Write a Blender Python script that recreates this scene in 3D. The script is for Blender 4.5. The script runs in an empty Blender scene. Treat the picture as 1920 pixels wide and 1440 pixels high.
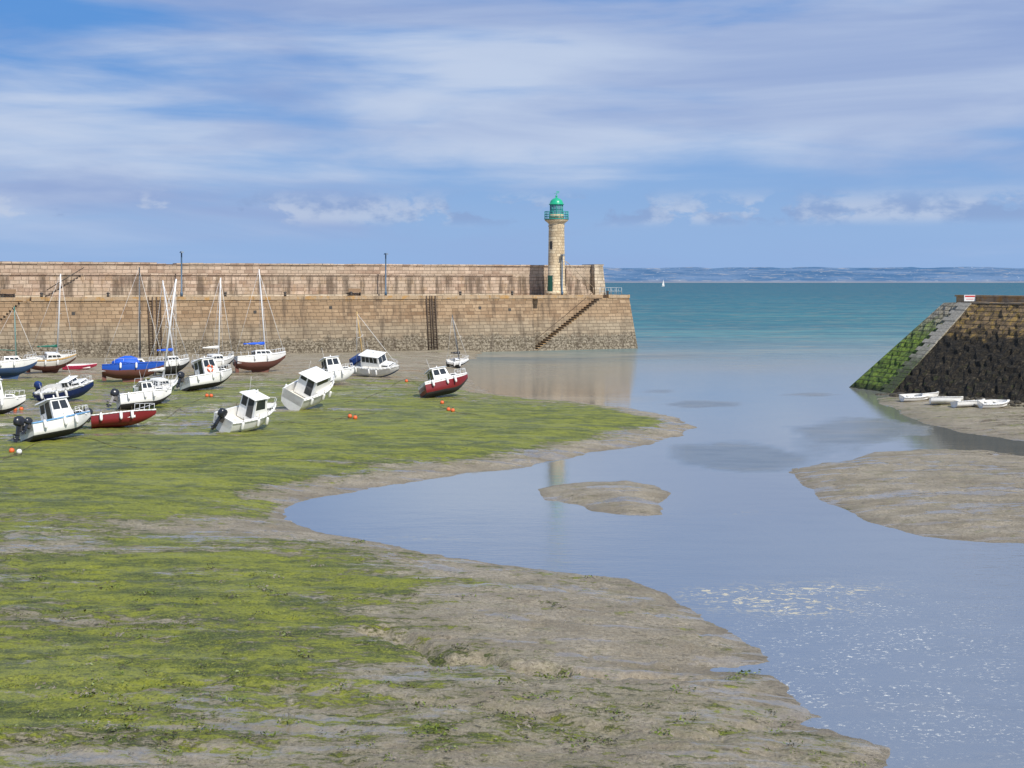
import bpy, math, random
import numpy as np
from mathutils import Vector, Matrix, Euler
random.seed(7); rng=np.random.RandomState(7)
F=2637.0; H=8.6; VH=528.0
sc=bpy.context.scene
def G(u,v,z=0.0):
    Y=(H-z)*F/(v-VH); return ((u-960)/F*Y, Y)

# ------------------------------------------------------------ node helpers
def new_mat(name):
    m=bpy.data.materials.new(name); m.use_nodes=True
    nt=m.node_tree; nt.nodes.clear()
    return m,nt
class N:
    def __init__(s,nt): s.nt=nt
    def l(s,a,b): s.nt.links.new(a,b)
    def val(s,sock,v):
        if hasattr(v,'is_linked'): s.l(v,sock)
        else: sock.default_value=v
    def math(s,op,a,b=0.0,c=None,clamp=False):
        nd=s.nt.nodes.new('ShaderNodeMath'); nd.operation=op; nd.use_clamp=clamp
        s.val(nd.inputs[0],a); s.val(nd.inputs[1],b)
        if c is not None: s.val(nd.inputs[2],c)
        return nd.outputs[0]
    def mr(s,v,a,b,c=0.0,d=1.0,smooth=True):
        nd=s.nt.nodes.new('ShaderNodeMapRange')
        if smooth: nd.interpolation_type='SMOOTHSTEP'
        s.val(nd.inputs[0],v)
        for i,x in enumerate((a,b,c,d)): s.val(nd.inputs[1+i],x)
        return nd.outputs[0]
    def mix(s,f,a,b,mode='MIX'):
        nd=s.nt.nodes.new('ShaderNodeMix'); nd.data_type='RGBA'; nd.blend_type=mode
        s.val(nd.inputs[0],f)
        for i,x in ((6,a),(7,b)):
            if hasattr(x,'is_linked'): s.l(x,nd.inputs[i])
            else: nd.inputs[i].default_value=(x[0],x[1],x[2],1)
        return nd.outputs[2]
    def noise(s,vec,scale,detail=5,rough=.55,dist=0.0):
        nd=s.nt.nodes.new('ShaderNodeTexNoise')
        if vec is not None: s.l(vec,nd.inputs['Vector'])
        nd.inputs['Scale'].default_value=scale; nd.inputs['Detail'].default_value=detail
        nd.inputs['Roughness'].default_value=rough; nd.inputs['Distortion'].default_value=dist
        return nd.outputs[0]
    def mapv(s,vec,scale=(1,1,1),loc=(0,0,0)):
        nd=s.nt.nodes.new('ShaderNodeMapping'); s.l(vec,nd.inputs[0])
        nd.inputs['Scale'].default_value=scale; nd.inputs['Location'].default_value=loc
        return nd.outputs[0]
    def comb(s,x,y,z):
        nd=s.nt.nodes.new('ShaderNodeCombineXYZ')
        for i,q in enumerate((x,y,z)): s.val(nd.inputs[i],q)
        return nd.outputs[0]
    def sep(s,v):
        nd=s.nt.nodes.new('ShaderNodeSeparateXYZ'); s.l(v,nd.inputs[0]); return nd.outputs
    def attr(s,name):
        nd=s.nt.nodes.new('ShaderNodeAttribute'); nd.attribute_name=name; return nd
    def bump(s,h,strength=.5,dist=.05,normal=None):
        nd=s.nt.nodes.new('ShaderNodeBump'); s.l(h,nd.inputs['Height'])
        s.val(nd.inputs['Strength'],strength); nd.inputs['Distance'].default_value=dist
        if normal is not None: s.l(normal,nd.inputs['Normal'])
        return nd.outputs[0]
    def out(s,sh):
        o=s.nt.nodes.new('ShaderNodeOutputMaterial'); s.l(sh,o.inputs[0])
    def princ(s,col,rough=.6,normal=None,metal=0,spec=.5):
        p=s.nt.nodes.new('ShaderNodeBsdfPrincipled')
        if hasattr(col,'is_linked'): s.l(col,p.inputs['Base Color'])
        else: p.inputs['Base Color'].default_value=(col[0],col[1],col[2],1)
        s.val(p.inputs['Roughness'],rough); p.inputs['Metallic'].default_value=metal
        p.inputs['Specular IOR Level'].default_value=spec
        if normal is not None: s.l(normal,p.inputs['Normal'])
        return p.outputs[0]
    def obj(s): return s.nt.nodes.new('ShaderNodeTexCoord').outputs['Object']

_mc={}
def paint(name,col,rough=.4,dirt=.25,metal=0):
    if name in _mc: return _mc[name]
    m,nt=new_mat(name); n=N(nt); o=n.obj()
    a=n.noise(o,3.0,6,.65); b=n.noise(n.mapv(o,(6,6,1)),2.0,4,.6)
    f=n.math('MULTIPLY',n.mr(a,.45,.75),dirt*1.6)
    c=n.mix(f,col,tuple(x*.45+.03*k for x,k in zip(col,(1.2,1,.7))))
    c=n.mix(n.math('MULTIPLY',n.mr(b,.5,.75),dirt),c,tuple(x*.6+.02 for x in col))
    n.out(n.princ(c,rough,None,metal)); _mc[name]=m; return m

# ------------------------------------------------------------ mesh builder
class MB:
    def __init__(s): s.v=[];s.f=[];s.m=[];s.sm=[];s.mats=[];s.M=Matrix()
    def mi(s,mat):
        if mat not in s.mats: s.mats.append(mat)
        return s.mats.index(mat)
    def addv(s,p): s.v.append(tuple(s.M@Vector(p))); return len(s.v)-1
    def face(s,idx,mat,sm=False): s.f.append(tuple(idx)); s.m.append(s.mi(mat)); s.sm.append(sm)
    def poly(s,pts,mat,sm=False): s.face([s.addv(p) for p in pts],mat,sm)
    def hexa(s,b,t,mat):
        i=[s.addv(p) for p in b]+[s.addv(p) for p in t]
        for q in ((3,2,1,0),(4,5,6,7),(0,1,5,4),(1,2,6,5),(2,3,7,6),(3,0,4,7)): s.face([i[k] for k in q],mat)
    def box(s,a,b,mat):
        x0,y0,z0=a;x1,y1,z1=b
        s.hexa([(x0,y0,z0),(x1,y0,z0),(x1,y1,z0),(x0,y1,z0)],[(x0,y0,z1),(x1,y0,z1),(x1,y1,z1),(x0,y1,z1)],mat)
    def rings(s,rings,mat,cap=True,closed=True,sm=True):
        ids=[[s.addv(p) for p in r] for r in rings]; n=len(ids[0])
        for a,b in zip(ids,ids[1:]):
            for k in range(n if closed else n-1):
                s.face((a[k],a[(k+1)%n],b[(k+1)%n],b[k]),mat,sm)
        if cap:
            s.face(ids[0][::-1],mat); s.face(ids[-1],mat)
    def cyl(s,p0,p1,r0,r1=None,n=8,mat=None,sm=True):
        if r1 is None: r1=r0
        p0=Vector(p0);p1=Vector(p1);d=(p1-p0).normalized()
        a=d.orthogonal().normalized(); b=d.cross(a)
        R=[]
        for p,r in ((p0,r0),(p1,r1)):
            R.append([p+(a*math.cos(2*math.pi*k/n)+b*math.sin(2*math.pi*k/n))*r for k in range(n)])
        s.rings(R,mat,True,True,sm)
    def tube(s,pts,r,mat,n=5):
        for a,b in zip(pts,pts[1:]): s.cyl(a,b,r,r,n,mat)
    def lathe(s,prof,mat,n=32,c=(0,0,0),sm=True,cap=True):
        R=[[(c[0]+r*math.cos(2*math.pi*k/n),c[1]+r*math.sin(2*math.pi*k/n),c[2]+z) for k in range(n)] for r,z in prof]
        s.rings(R,mat,cap,True,sm)
    def sphere(s,c,r,mat,n=12,sz=1.0):
        prof=[(max(1e-3,r*math.sin(math.pi*k/8)),-r*sz*math.cos(math.pi*k/8)) for k in range(9)]
        s.lathe(prof,mat,n,c)
    def torus(s,c,R,r,axis,mat,n=16,m=8,mat2=None):
        q=Vector(axis).to_track_quat('Z','Y')
        for i in range(n):
            rr=[]
            for j in (i,i+1):
                a=2*math.pi*j/n
                rr.append([Vector(c)+q@Vector(((R+r*math.cos(2*math.pi*k/m))*math.cos(a),(R+r*math.cos(2*math.pi*k/m))*math.sin(a),r*math.sin(2*math.pi*k/m))) for k in range(m)])
            s.rings(rr,mat2 if (mat2 and i%4==0) else mat,False)
    def build(s,name,loc=(0,0,0),rot=None,parent=None,recalc=True,bevel=0):
        me=bpy.data.meshes.new(name); me.from_pydata(s.v,[],s.f); 
        for m in s.mats: me.materials.append(m)
        me.polygons.foreach_set('material_index',s.m); me.polygons.foreach_set('use_smooth',s.sm)
        me.update()
        if recalc:
            import bmesh
            bm=bmesh.new(); bm.from_mesh(me); bmesh.ops.recalc_face_normals(bm,faces=bm.faces); bm.to_mesh(me); bm.free()
        ob=bpy.data.objects.new(name,me); sc.collection.objects.link(ob)
        ob.location=loc
        if rot is not None: ob.rotation_euler=rot
        if parent: ob.parent=parent
        if bevel:
            b=ob.modifiers.new('bev','BEVEL'); b.width=bevel; b.segments=2; b.limit_method='ANGLE'
        return ob

# ------------------------------------------------------------ noise in numpy
def vn(x,y,seed):
    xi=np.floor(x);yi=np.floor(y);fx=x-xi;fy=y-yi
    fx=fx*fx*(3-2*fx);fy=fy*fy*(3-2*fy)
    def h(a,b):
        q=np.sin(a*127.1+b*311.7+seed*74.7)*43758.5453
        return q-np.floor(q)
    return (h(xi,yi)*(1-fx)+h(xi+1,yi)*fx)*(1-fy)+(h(xi,yi+1)*(1-fx)+h(xi+1,yi+1)*fx)*fy
def fbm(x,y,seed,o=4,g=.5):
    s=0;a=1;t=0
    for i in range(o):
        s=s+a*(vn(x*2**i+13.1*i,y*2**i+7.7*i,seed+i)-.5);t+=a;a*=g
    return s/t*2
def sdist(X,Y,P):
    P=np.array(P);n=len(P);d=np.full(X.shape,1e9);ins=np.zeros(X.shape,bool)
    for i in range(n):
        ax,ay=P[i];bx,by=P[(i+1)%n]
        ex,ey=bx-ax,by-ay
        t=np.clip(((X-ax)*ex+(Y-ay)*ey)/(ex*ex+ey*ey+1e-9),0,1)
        d=np.minimum(d,(X-ax-t*ex)**2+(Y-ay-t*ey)**2)
        c=((ay>Y)!=(by>Y))&(X<ex*(Y-ay)/(ey if abs(ey)>1e-9 else 1e-9)+ax)
        ins^=c
    d=np.sqrt(d); return np.where(ins,d,-d)
def pdist(X,Y,P):
    d=np.full(X.shape,1e9)
    for (ax,ay),(bx,by) in zip(P,P[1:]):
        ex,ey=bx-ax,by-ay
        t=np.clip(((X-ax)*ex+(Y-ay)*ey)/(ex*ex+ey*ey+1e-9),0,1)
        d=np.minimum(d,(X-ax-t*ex)**2+(Y-ay-t*ey)**2)
    return np.sqrt(d)

shore=[(905,662),(878,675),(868,692),(880,715),(930,738),(1010,749),(1100,756),(1200,768),(1265,783),(1295,800),(1285,815),(1230,828),(1150,842),(1050,862),(960,878),(880,889),(800,898),(700,912),(620,928),(560,942),(525,958),(525,975),(580,990),(660,1007),(760,1030),(860,1045),(980,1062),(1080,1072),(1170,1085),(1230,1108),(1300,1145),(1360,1180),(1420,1215),(1430,1240),(1380,1250),(1320,1256),(1440,1270),(1490,1310),(1530,1345),(1480,1358),(1560,1375),(1640,1405),(1655,1440)]
PL=[(-3.8,175)]+[G(*p) for p in shore]+[(7.6,15),(7,5),(-100,5),(-160,60),(-160,112),(-130,122)]
PI=[G(*p) for p in [(1015,918),(1040,910),(1100,905),(1180,903),(1230,912),(1252,925),(1246,945),(1238,965),(1180,966),(1110,958),(1085,945),(1030,938)]]
PR=[G(*p) for p in [(1475,885),(1530,872),(1580,862),(1640,848),(1720,842),(1850,846),(1920,856)]]+[(45,72),(45,40)]+[G(*p) for p in [(1920,1020),(1860,1020),(1780,1012),(1700,998),(1620,980),(1590,960),(1545,940),(1525,920),(1500,910),(1490,895)]]
PD=[G(*p) for p in [(1650,748),(1655,757),(1670,765),(1700,783),(1740,797),(1790,807),(1850,818),(1920,828)]]+[(60,82),(70,130),(36,116)]
rill1=[G(*p,.3) for p in [(700,1195),(780,1215),(830,1250),(900,1240),(1000,1262),(1080,1262),(1150,1270),(1230,1262),(1330,1258)]]
rill2=[G(*p,.2) for p in [(1350,1372),(1430,1362),(1500,1352)]]
rill3=[G(*p,.4) for p in [(0,1290),(200,1300),(420,1285),(640,1310),(900,1330),(1100,1360),(1350,1372)]]
rill4=[G(*p,.4) for p in [(0,1410),(150,1395),(300,1400),(500,1425)]]
def terrain(X,Y):
    w=np.clip(Y/60,.35,1.3)
    nz=fbm(X*.5,Y*.35,3,5,.55)*.9*w
    nz=nz+fbm(X*2.2,Y*1.6,8,4,.6)*.22
    sL=sdist(X,Y,PL)+nz*.9; sI=sdist(X,Y,PI)+nz*.5; sR=sdist(X,Y,PR)+nz*.6; sD=sdist(X,Y,PD)+nz*.6
    def prof(s,A,wd): return np.where(s>0,A*(1-np.exp(-np.maximum(s,0)/wd)),-.7*(1-np.exp(np.minimum(s,0)/2.5)))
    h=prof(sL,.55,3.2)
    h=np.maximum(h,prof(sI,.3,1.6)); h=np.maximum(h,prof(sR,.3,2.5)); h=np.maximum(h,prof(sD,.35,5))
    land=np.clip(h/.15,0,1)
    h=h+land*(fbm(X*.25,Y*.18,21,4)*.08+fbm(X*1.8,Y*2.4,31,5,.75)*.05*np.clip(60/Y,0.3,1))
    rid=1-np.abs(fbm(X*.35+.15*Y,Y*.55,41,4))*3.2
    h-=land*np.clip(rid,0,1)**3*.06
    bed=fbm(X*.7,Y*2.6,61,4,.65)
    h+=land*np.clip(bed-.12,0,1)*.08*np.clip(50/Y,0,1)
    wob=fbm(X*1.2,Y*1.2,51,4,.6)*.4
    for R,dp,wd in ((rill1,.26,.28),(rill2,.16,.3),(rill3,.10,.22),(rill4,.10,.22)):
        d=np.abs(pdist(X,Y,R)+wob); h-=land*dp*np.exp(-(d/wd)**2)
    return h,sL,np.maximum(np.maximum(sI,sR),sD),sD
def th(x,y): return float(terrain(np.array([x]),np.array([y]))[0][0])
def place(u,v,z0=.5):
    x,y=G(u,v,z0)
    for _ in range(3):
        z=th(x,y); x,y=G(u,v,max(z,0))
    return x,y,max(th(x,y),-.05)

def grid_mesh(name,S,Yr,zf,mat,attrs):
    SS,YY=np.meshgrid(S,Yr); X=(SS*YY).ravel();Y=YY.ravel()
    Z,A=zf(X,Y)
    co=np.stack([X,Y,Z],1).astype(np.float32)
    nx=len(S);ny=len(Yr)
    i=np.arange((ny-1)*(nx-1));r=i//(nx-1);c=i%(nx-1);b=r*nx+c
    q=np.stack([b,b+1,b+nx+1,b+nx],1).astype(np.int32)
    me=bpy.data.meshes.new(name); me.vertices.add(len(co)); me.vertices.foreach_set('co',co.ravel())
    me.loops.add(q.size); me.loops.foreach_set('vertex_index',q.ravel())
    me.polygons.add(len(q)); me.polygons.foreach_set('loop_start',np.arange(0,q.size,4,dtype=np.int32))
    me.polygons.foreach_set('loop_total',np.full(len(q),4,np.int32))
    me.update(calc_edges=True); me.polygons.foreach_set('use_smooth',np.ones(len(q),bool))
    for k,a in A.items():
        if a.ndim==1:
            me.attributes.new(k,'FLOAT','POINT').data.foreach_set('value',a.astype(np.float32))
        else:
            at=me.attributes.new(k,'FLOAT_COLOR','POINT'); at.data.foreach_set('color',np.concatenate([a,np.ones((len(a),1))],1).astype(np.float32).ravel())
    me.materials.append(mat); ob=bpy.data.objects.new(name,me); sc.collection.objects.link(ob); return ob
def blobs(X,Y,L,z=0.4):
    u=960+F*X/Y; v=VH+(H-z)*F/Y; s=np.zeros(X.shape)
    for a,b,ra,rb,w in L: s+=w*np.exp(-(((u-a)/ra)**2+((v-b)/rb)**2))
    return s

# ------------------------------------------------------------ mud material
m_mud,nt=new_mat('tidal_mud'); n=N(nt); o=n.obj()
g=n.attr('green').outputs['Fac']; wt=n.attr('wet').outputs['Fac']
st=n.mapv(o,(.33,1,1))
n1=n.noise(st,.6,11,.72,.5); n2=n.noise(n.mapv(o,(.5,1,1),(5,3,0)),3.6,8,.80,.4); n0=n.noise(n.mapv(o,(.35,.9,1),(3,9,0)),.22,4,.55,.3)
nn=n.math('ADD',n.math('MULTIPLY',n1,.44),n.math('ADD',n.math('MULTIPLY',n2,.40),n.math('MULTIPLY',n0,.16)))
gv=n.math('ADD',nn,n.math('MULTIPLY',n.math('SUBTRACT',g,.5),.26))
gm=n.mr(gv,.493,.520)
tuft=n.math('MULTIPLY',n.mr(n.noise(n.mapv(o,(.55,1,1),(8,1,0)),2.3,8,.78,.4),.585,.61),n.mr(g,.05,.22))
gm=n.math('MAXIMUM',gm,n.math('MULTIPLY',tuft,.95))
film=n.mr(gv,.42,.50)
c1=n.noise(o,11,7,.78); c2=n.noise(n.mapv(o,(.5,1,1)),.8,7,.65)
mud=n.mix(n.mr(c2,.3,.7),(.255,.21,.14),(.45,.385,.28)); mud=n.mix(n.mr(c1,.40,.66),mud,(.20,.165,.11))
spk=n.noise(o,20,4,.78); mud=n.mix(n.mr(spk,.585,.64),mud,(.085,.07,.045))
mud=n.mix(n.mr(n.noise(n.mapv(o,(1,1,1),(6,6,6)),17,4,.75),.59,.66,0,.6),mud,(.56,.50,.39))
mud=n.mix(n.math('MULTIPLY',film,.30),mud,(.22,.215,.08))
gn=n.noise(n.mapv(o,(.4,1,1),(2,7,0)),1.3,9,.78)
grn=n.mix(n.mr(gn,.42,.56),(.06,.085,.008),(.235,.255,.012))
grn=n.mix(n.mr(c1,.50,.64),grn,(.05,.06,.010))
grn=n.mix(n.mr(n.noise(o,18,4,.78),.52,.62,0,.75),grn,(.33,.34,.045))
dk=n.mr(n.noise(n.mapv(o,(.45,1.2,1),(9,2,0)),4.2,8,.82),.585,.62)
col=n.mix(n.math('MULTIPLY',gm,.94),mud,grn)
col=n.mix(n.math('MULTIPLY',dk,n.mr(g,.12,.6,0.10,.85)),col,(.042,.040,.016))
wn=n.noise(n.mapv(o,(.22,1,1),(1,8,0)),1.2,7,.62,.5)
wm=n.mr(n.math('ADD',wn,n.math('MULTIPLY',wt,.25)),.59,.62)
wm=n.math('MULTIPLY',wm,n.math('SUBTRACT',1.0,n.math('MULTIPLY',gm,.75)))
edge=n.mr(n.sep(o)[2],.0,.10,1,0)
wetall=n.math('MAXIMUM',wm,n.math('MULTIPLY',edge,.8))
col=n.mix(n.math('MULTIPLY',wetall,.45),col,(.13,.105,.075))
rough=n.math('SUBTRACT',.66,n.math('MULTIPLY',wm,.54))
h=n.math('ADD',n.math('MULTIPLY',c1,1.1),n.math('ADD',n.math('MULTIPLY',gm,.5),n.math('MULTIPLY',n2,.7)))
h=n.math('ADD',h,n.math('MULTIPLY',dk,.5))
bs=n.math('SUBTRACT',.85,n.math('MULTIPLY',wm,.82))
n.out(n.princ(col,rough,n.bump(h,bs,.085),0,.38))

def tz(X,Y):
    h,sL,so,sD=terrain(X,Y)
    inL=np.clip(sL/.5,0,1)
    v=VH+(H-.4)*F/Y
    gr=.43+blobs(X,Y,[(250,880,450,60,.5),(800,800,380,50,.5),(1130,785,140,16,.5),(150,960,260,40,.3),(200,730,500,30,.15),
      (560,985,330,22,-.45),(200,1150,520,100,.24),(150,1330,520,110,.24),(1100,1180,330,90,-.36),(880,1060,300,30,-.25),(620,1100,250,50,.12),
      (1050,1340,500,70,-.06),(400,1060,400,30,.22),(1350,1400,250,60,-.15),(700,1230,200,50,.12),(120,1040,200,14,-.15),(100,1220,200,12,-.12),(900,1400,300,40,.05)])
    bank=np.clip((sL-.6)/2.6,.0,1); gr=np.where(Y>54,gr*bank,gr*np.clip((sL+.3)/1.0,.3,1))
    far=np.clip((Y-112)/20,0,1); gr=gr*(1-far)+far*.12
    gr=gr*inL+(1-inL)*np.where(sD>0,.25,.12)
    wet=.14+blobs(X,Y,[(400,770,600,70,.6),(200,860,300,30,.3),(200,1340,500,100,.3),(150,1050,300,60,.12),(1500,1400,200,60,.3),(1800,930,200,40,.15)])
    return h,dict(green=gr,wet=wet)
S=np.concatenate([np.linspace(-1.3,-.44,60)[:-1],np.linspace(-.44,.44,820),np.linspace(.44,.9,30)[1:]])
Yr=np.exp(np.linspace(math.log(9),math.log(205),800))
grid_mesh('tidal_mud_ground',S,Yr,tz,m_mud,None)

# ------------------------------------------------------------ water
m_w,nt=new_mat('sea_water'); n=N(nt); o=n.obj()
wc=n.attr('wcol').outputs['Color']; gl=n.attr('gloss').outputs['Fac']; rp=n.attr('ripple').outputs['Fac']; fm=n.attr('foam').outputs['Fac']; fc=n.attr('scum').outputs['Fac']
a1=n.noise(n.mapv(o,(.012,.05,1)),1,6,.6); a2=n.noise(n.mapv(o,(.35,1.2,1)),.9,5,.6); a3=n.noise(n.mapv(o,(.10,.45,1)),1,6,.65)
seaf=n.mr(gl,.2,.5,1,0)
cc=n.mix(n.mr(a1,.4,.6,0,.55),wc,(.022,.10,.15),'MIX')
cc=n.mix(n.mr(a3,.45,.62,0,.45),cc,n.mix(1.0,cc,(.55,.6,.68),'MULTIPLY'))
cw=n.mix(seaf,wc,cc)
rpm=n.mr(rp,.3,.6)
cw=n.mix(n.math('MULTIPLY',n.mr(a2,.45,.65),n.math('ADD',.3,n.math('MULTIPLY',rpm,.4))),cw,n.mix(1.0,cw,(.6,.62,.62),'MULTIPLY'))
bed=n.noise(n.mapv(o,(.25,.5,1),(4,4,0)),.5,7,.65,.6)
cw=n.mix(n.math('MULTIPLY',n.mr(bed,.5,.66),n.mr(gl,.42,.56,.5,0)),cw,(.27,.235,.17))
b1=n.noise(n.mapv(o,(1.3,3.2,1)),1.6,5,.6); b2=n.noise(n.mapv(o,(.5,1.2,1)),1.1,3,.5)
bh=n.math('ADD',b1,n.math('MULTIPLY',b2,1.5))
nrm=n.bump(bh,rp,.05)
f2=n.mr(n.noise(n.mapv(o,(1,1.2,1)),6.5,7,.8,.3),.565,.60)
f2b=n.mr(n.noise(n.mapv(o,(1,1.4,1),(3,3,0)),2.6,8,.75,.8),.53,.585)
f3=n.mr(n.noise(o,.8,5,.65),.38,.56)
foam=n.math('MULTIPLY',n.math('MULTIPLY',f2,f3),fm,clamp=True)
scum=n.math('MULTIPLY',f2b,fc,clamp=True)
cw=n.mix(foam,cw,(.60,.60,.56)); cw=n.mix(scum,cw,(.55,.49,.34))
fo_=n.math('MAXIMUM',foam,n.math('MULTIPLY',scum,.8))
dif=nt.nodes.new('ShaderNodeBsdfDiffuse'); n.l(cw,dif.inputs[0])
gls=nt.nodes.new('ShaderNodeBsdfGlossy'); gls.inputs['Color'].default_value=(.93,.94,.95,1); n.l(nrm,gls.inputs['Normal'])
n.l(n.mr(rp,0.0,.6,.03,.16),gls.inputs['Roughness'])
mx=nt.nodes.new('ShaderNodeMixShader'); n.l(n.math('MULTIPLY',gl,n.math('SUBTRACT',1.0,fo_)),mx.inputs[0]); n.l(dif.outputs[0],mx.inputs[1]); n.l(gls.outputs[0],mx.inputs[2])
n.out(mx.outputs[0])
def wz(X,Y):
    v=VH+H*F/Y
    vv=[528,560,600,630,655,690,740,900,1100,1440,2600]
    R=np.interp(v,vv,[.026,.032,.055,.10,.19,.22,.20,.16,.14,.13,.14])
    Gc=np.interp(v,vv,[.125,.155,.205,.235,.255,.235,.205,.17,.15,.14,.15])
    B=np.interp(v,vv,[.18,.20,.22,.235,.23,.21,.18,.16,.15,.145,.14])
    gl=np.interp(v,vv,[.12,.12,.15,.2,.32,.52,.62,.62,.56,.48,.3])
    sand=np.clip(blobs(X,Y,[(960,672,130,12,.9),(1060,748,120,6,.9),(1000,700,110,14,.5),(1300,690,300,10,.3),(1200,668,200,8,.5)],0),0,1)
    sh=fbm(X*.12,Y*.08,77,4)*.5+.5
    sand=np.clip(sand*sh*1.7,0,1)
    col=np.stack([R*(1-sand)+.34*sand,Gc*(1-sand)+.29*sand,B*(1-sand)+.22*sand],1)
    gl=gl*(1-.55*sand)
    nzz=fbm(X*.28,Y*.09,88,5,.6)*.75
    rb=blobs(X,Y,[(1390,858,170,28,1.3),(1620,808,170,26,1.3),(1300,758,90,8,1),(1500,740,80,5,.8),(1240,735,60,6,.6)],0)
    rb=np.clip((rb+nzz*np.clip(rb*2,0,1)-.5)*4,0,1)
    rip=np.interp(v,[528,640,690,740,950,1050,1440],[1,.7,.22,.06,.06,.18,.28])+rb*.55
    col*= (1-.12*rb)[:,None]; gl=gl*(1-.26*rb)
    fo=np.clip(blobs(X,Y,[(1480,1120,170,28,.5),(1700,1230,260,110,1.1),(1560,1170,180,60,.7),(1750,1370,260,70,.8),(1500,1290,100,40,.7),(880,1010,60,8,.3)],0),0,1)
    scu=np.clip(blobs(X,Y,[(1430,1125,120,18,1.4),(1540,1105,120,12,1.2),(1520,1145,100,12,1.0),(1330,1110,50,8,.8),(800,1008,80,4,.5),(1390,962,50,4,.4)],0),0,1)
    return np.zeros_like(X),dict(wcol=col,gloss=gl,ripple=rip,foam=fo,scum=scu)
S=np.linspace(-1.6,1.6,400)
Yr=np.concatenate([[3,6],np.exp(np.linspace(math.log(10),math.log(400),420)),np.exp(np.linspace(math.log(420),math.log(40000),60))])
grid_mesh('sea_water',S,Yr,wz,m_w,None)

# ------------------------------------------------------------ stone materials
def stone(name,kind):
    m,nt=new_mat(name); n=N(nt); o=n.obj(); s=n.sep(o)
    xx=n.math('ADD',s[0],n.math('MULTIPLY',s[1],.97))
    wv=n.noise(o,.8,3,.5)
    vec=n.comb(n.math('ADD',xx,n.math('MULTIPLY',wv,.35)),n.math('ADD',s[2],n.math('MULTIPLY',wv,.16)),0.0)
    br=nt.nodes.new('ShaderNodeTexBrick'); n.l(vec,br.inputs['Vector'])
    br.inputs['Scale'].default_value=1; br.offset=.43; br.squash=.8; br.squash_frequency=3
    bw,bh=(.95,.42) if kind!='tower' else (.62,.36)
    br.inputs['Brick Width'].default_value=bw; br.inputs['Row Height'].default_value=bh
    br.inputs['Mortar Size'].default_value=.028; br.inputs['Mortar Smooth'].default_value=.3; br.inputs['Bias'].default_value=0
    br.inputs['Color1'].default_value=(0,0,0,1); br.inputs['Color2'].default_value=(1,1,1,1); br.inputs['Mortar'].default_value=(.5,.5,.5,1)
    rnd=n.sep(br.outputs['Color'])[0]; mo=br.outputs['Fac']
    big=n.noise(n.mapv(o,(.12,.12,.35)),1,5,.6); med=n.noise(o,1.3,7,.65); fin=n.noise(o,7,6,.7)
    streak=n.noise(n.mapv(o,(1.0,1.0,.10)),1.1,6,.65)
    z=s[2]
    if kind=='quay':
        c=n.mix(rnd,(.22,.14,.08),(.41,.29,.18))
        c=n.mix(n.mr(big,.4,.65),c,(.31,.215,.13))
        low=n.mr(n.math('ADD',z,n.math('MULTIPLY',med,2.0)),3.8,5.8,1,0)
        c=n.mix(n.math('MULTIPLY',low,.75),c,n.mix(rnd,(.23,.19,.135),(.34,.285,.205)))
        bar=n.mr(n.math('ADD',z,n.math('MULTIPLY',med,2.6)),2.9,3.5,1,0)
        c=n.mix(n.math('MULTIPLY',bar,.85),c,n.mix(n.mr(n.noise(o,4.5,6,.75),.42,.58),(.095,.078,.05),(.40,.345,.26)))
        ora=n.math('MULTIPLY',n.mr(n.math('ADD',z,n.math('MULTIPLY',streak,1.2)),6.7,7.4),n.mr(med,.5,.62))
        c=n.mix(n.math('MULTIPLY',ora,.75),c,(.42,.21,.04))
        dkf=n.math('MULTIPLY',n.mr(streak,.50,.68),.6)
    elif kind=='parapet':
        c=n.mix(rnd,(.33,.225,.16),(.58,.45,.34))
        c=n.mix(n.mr(big,.4,.65),c,(.46,.365,.27))
        c=n.mix(n.math('MULTIPLY',n.mr(n.noise(n.mapv(o,(1,1,.6),(3,3,3)),.9,7,.7),.5,.62),n.mr(z,9.6,9.2,0,.55)),c,(.38,.26,.15))
        dkf=n.math('MULTIPLY',n.math('MULTIPLY',n.mr(streak,.45,.60),n.mr(z,8.9,9.5,1,.2)),.72)
    elif kind=='coping':
        c=n.mix(med,(.30,.20,.11),(.46,.36,.25))
        c=n.mix(n.math('MULTIPLY',n.mr(n.noise(o,.7,6,.7),.5,.62),.7),c,(.42,.22,.05))
        dkf=n.math('MULTIPLY',n.mr(streak,.5,.7),.5)
    elif kind=='light':
        c=n.mix(rnd,(.42,.34,.24),(.58,.49,.37)); dkf=n.math('MULTIPLY',n.mr(streak,.5,.7),.35)
    elif kind=='tower':
        c=n.mix(rnd,(.52,.39,.24),(.70,.57,.38)); dkf=n.math('MULTIPLY',n.mr(streak,.5,.7),.3)
    c=n.mix(dkf,c,(.075,.055,.04))
    c=n.mix(n.mr(fin,.5,.8,0,.5),c,(.12,.09,.06))
    if kind!='coping': c=n.mix(n.math('MULTIPLY',mo,.6),c,(.10,.075,.05) if kind!='tower' else (.27,.20,.12))
    h=n.math('ADD',n.math('MULTIPLY',fin,.7),n.math('ADD',n.math('MULTIPLY',med,.8),n.math('MULTIPLY',n.math('SUBTRACT',1.0,mo),.9 if kind!='coping' else 0)))
    if kind=='quay': h=n.math('ADD',h,n.math('MULTIPLY',n.math('MULTIPLY',bar,n.noise(o,3.5,5,.7)),4.0))
    n.out(n.princ(c,.85,n.bump(h,.8,.10),0,.25)); return m
m_quay=stone('quay_granite','quay'); m_par=stone('parapet_granite','parapet'); m_cop=stone('coping_granite','coping'); m_lt=stone('pale_granite','light'); m_tow=stone('lighthouse_granite','tower')
m_dark=paint('weathered_iron_and_step_shade',(.045,.04,.035),.6,.2)
m_rust=paint('rusty_ladder',(.07,.045,.03),.8,.5)
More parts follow.
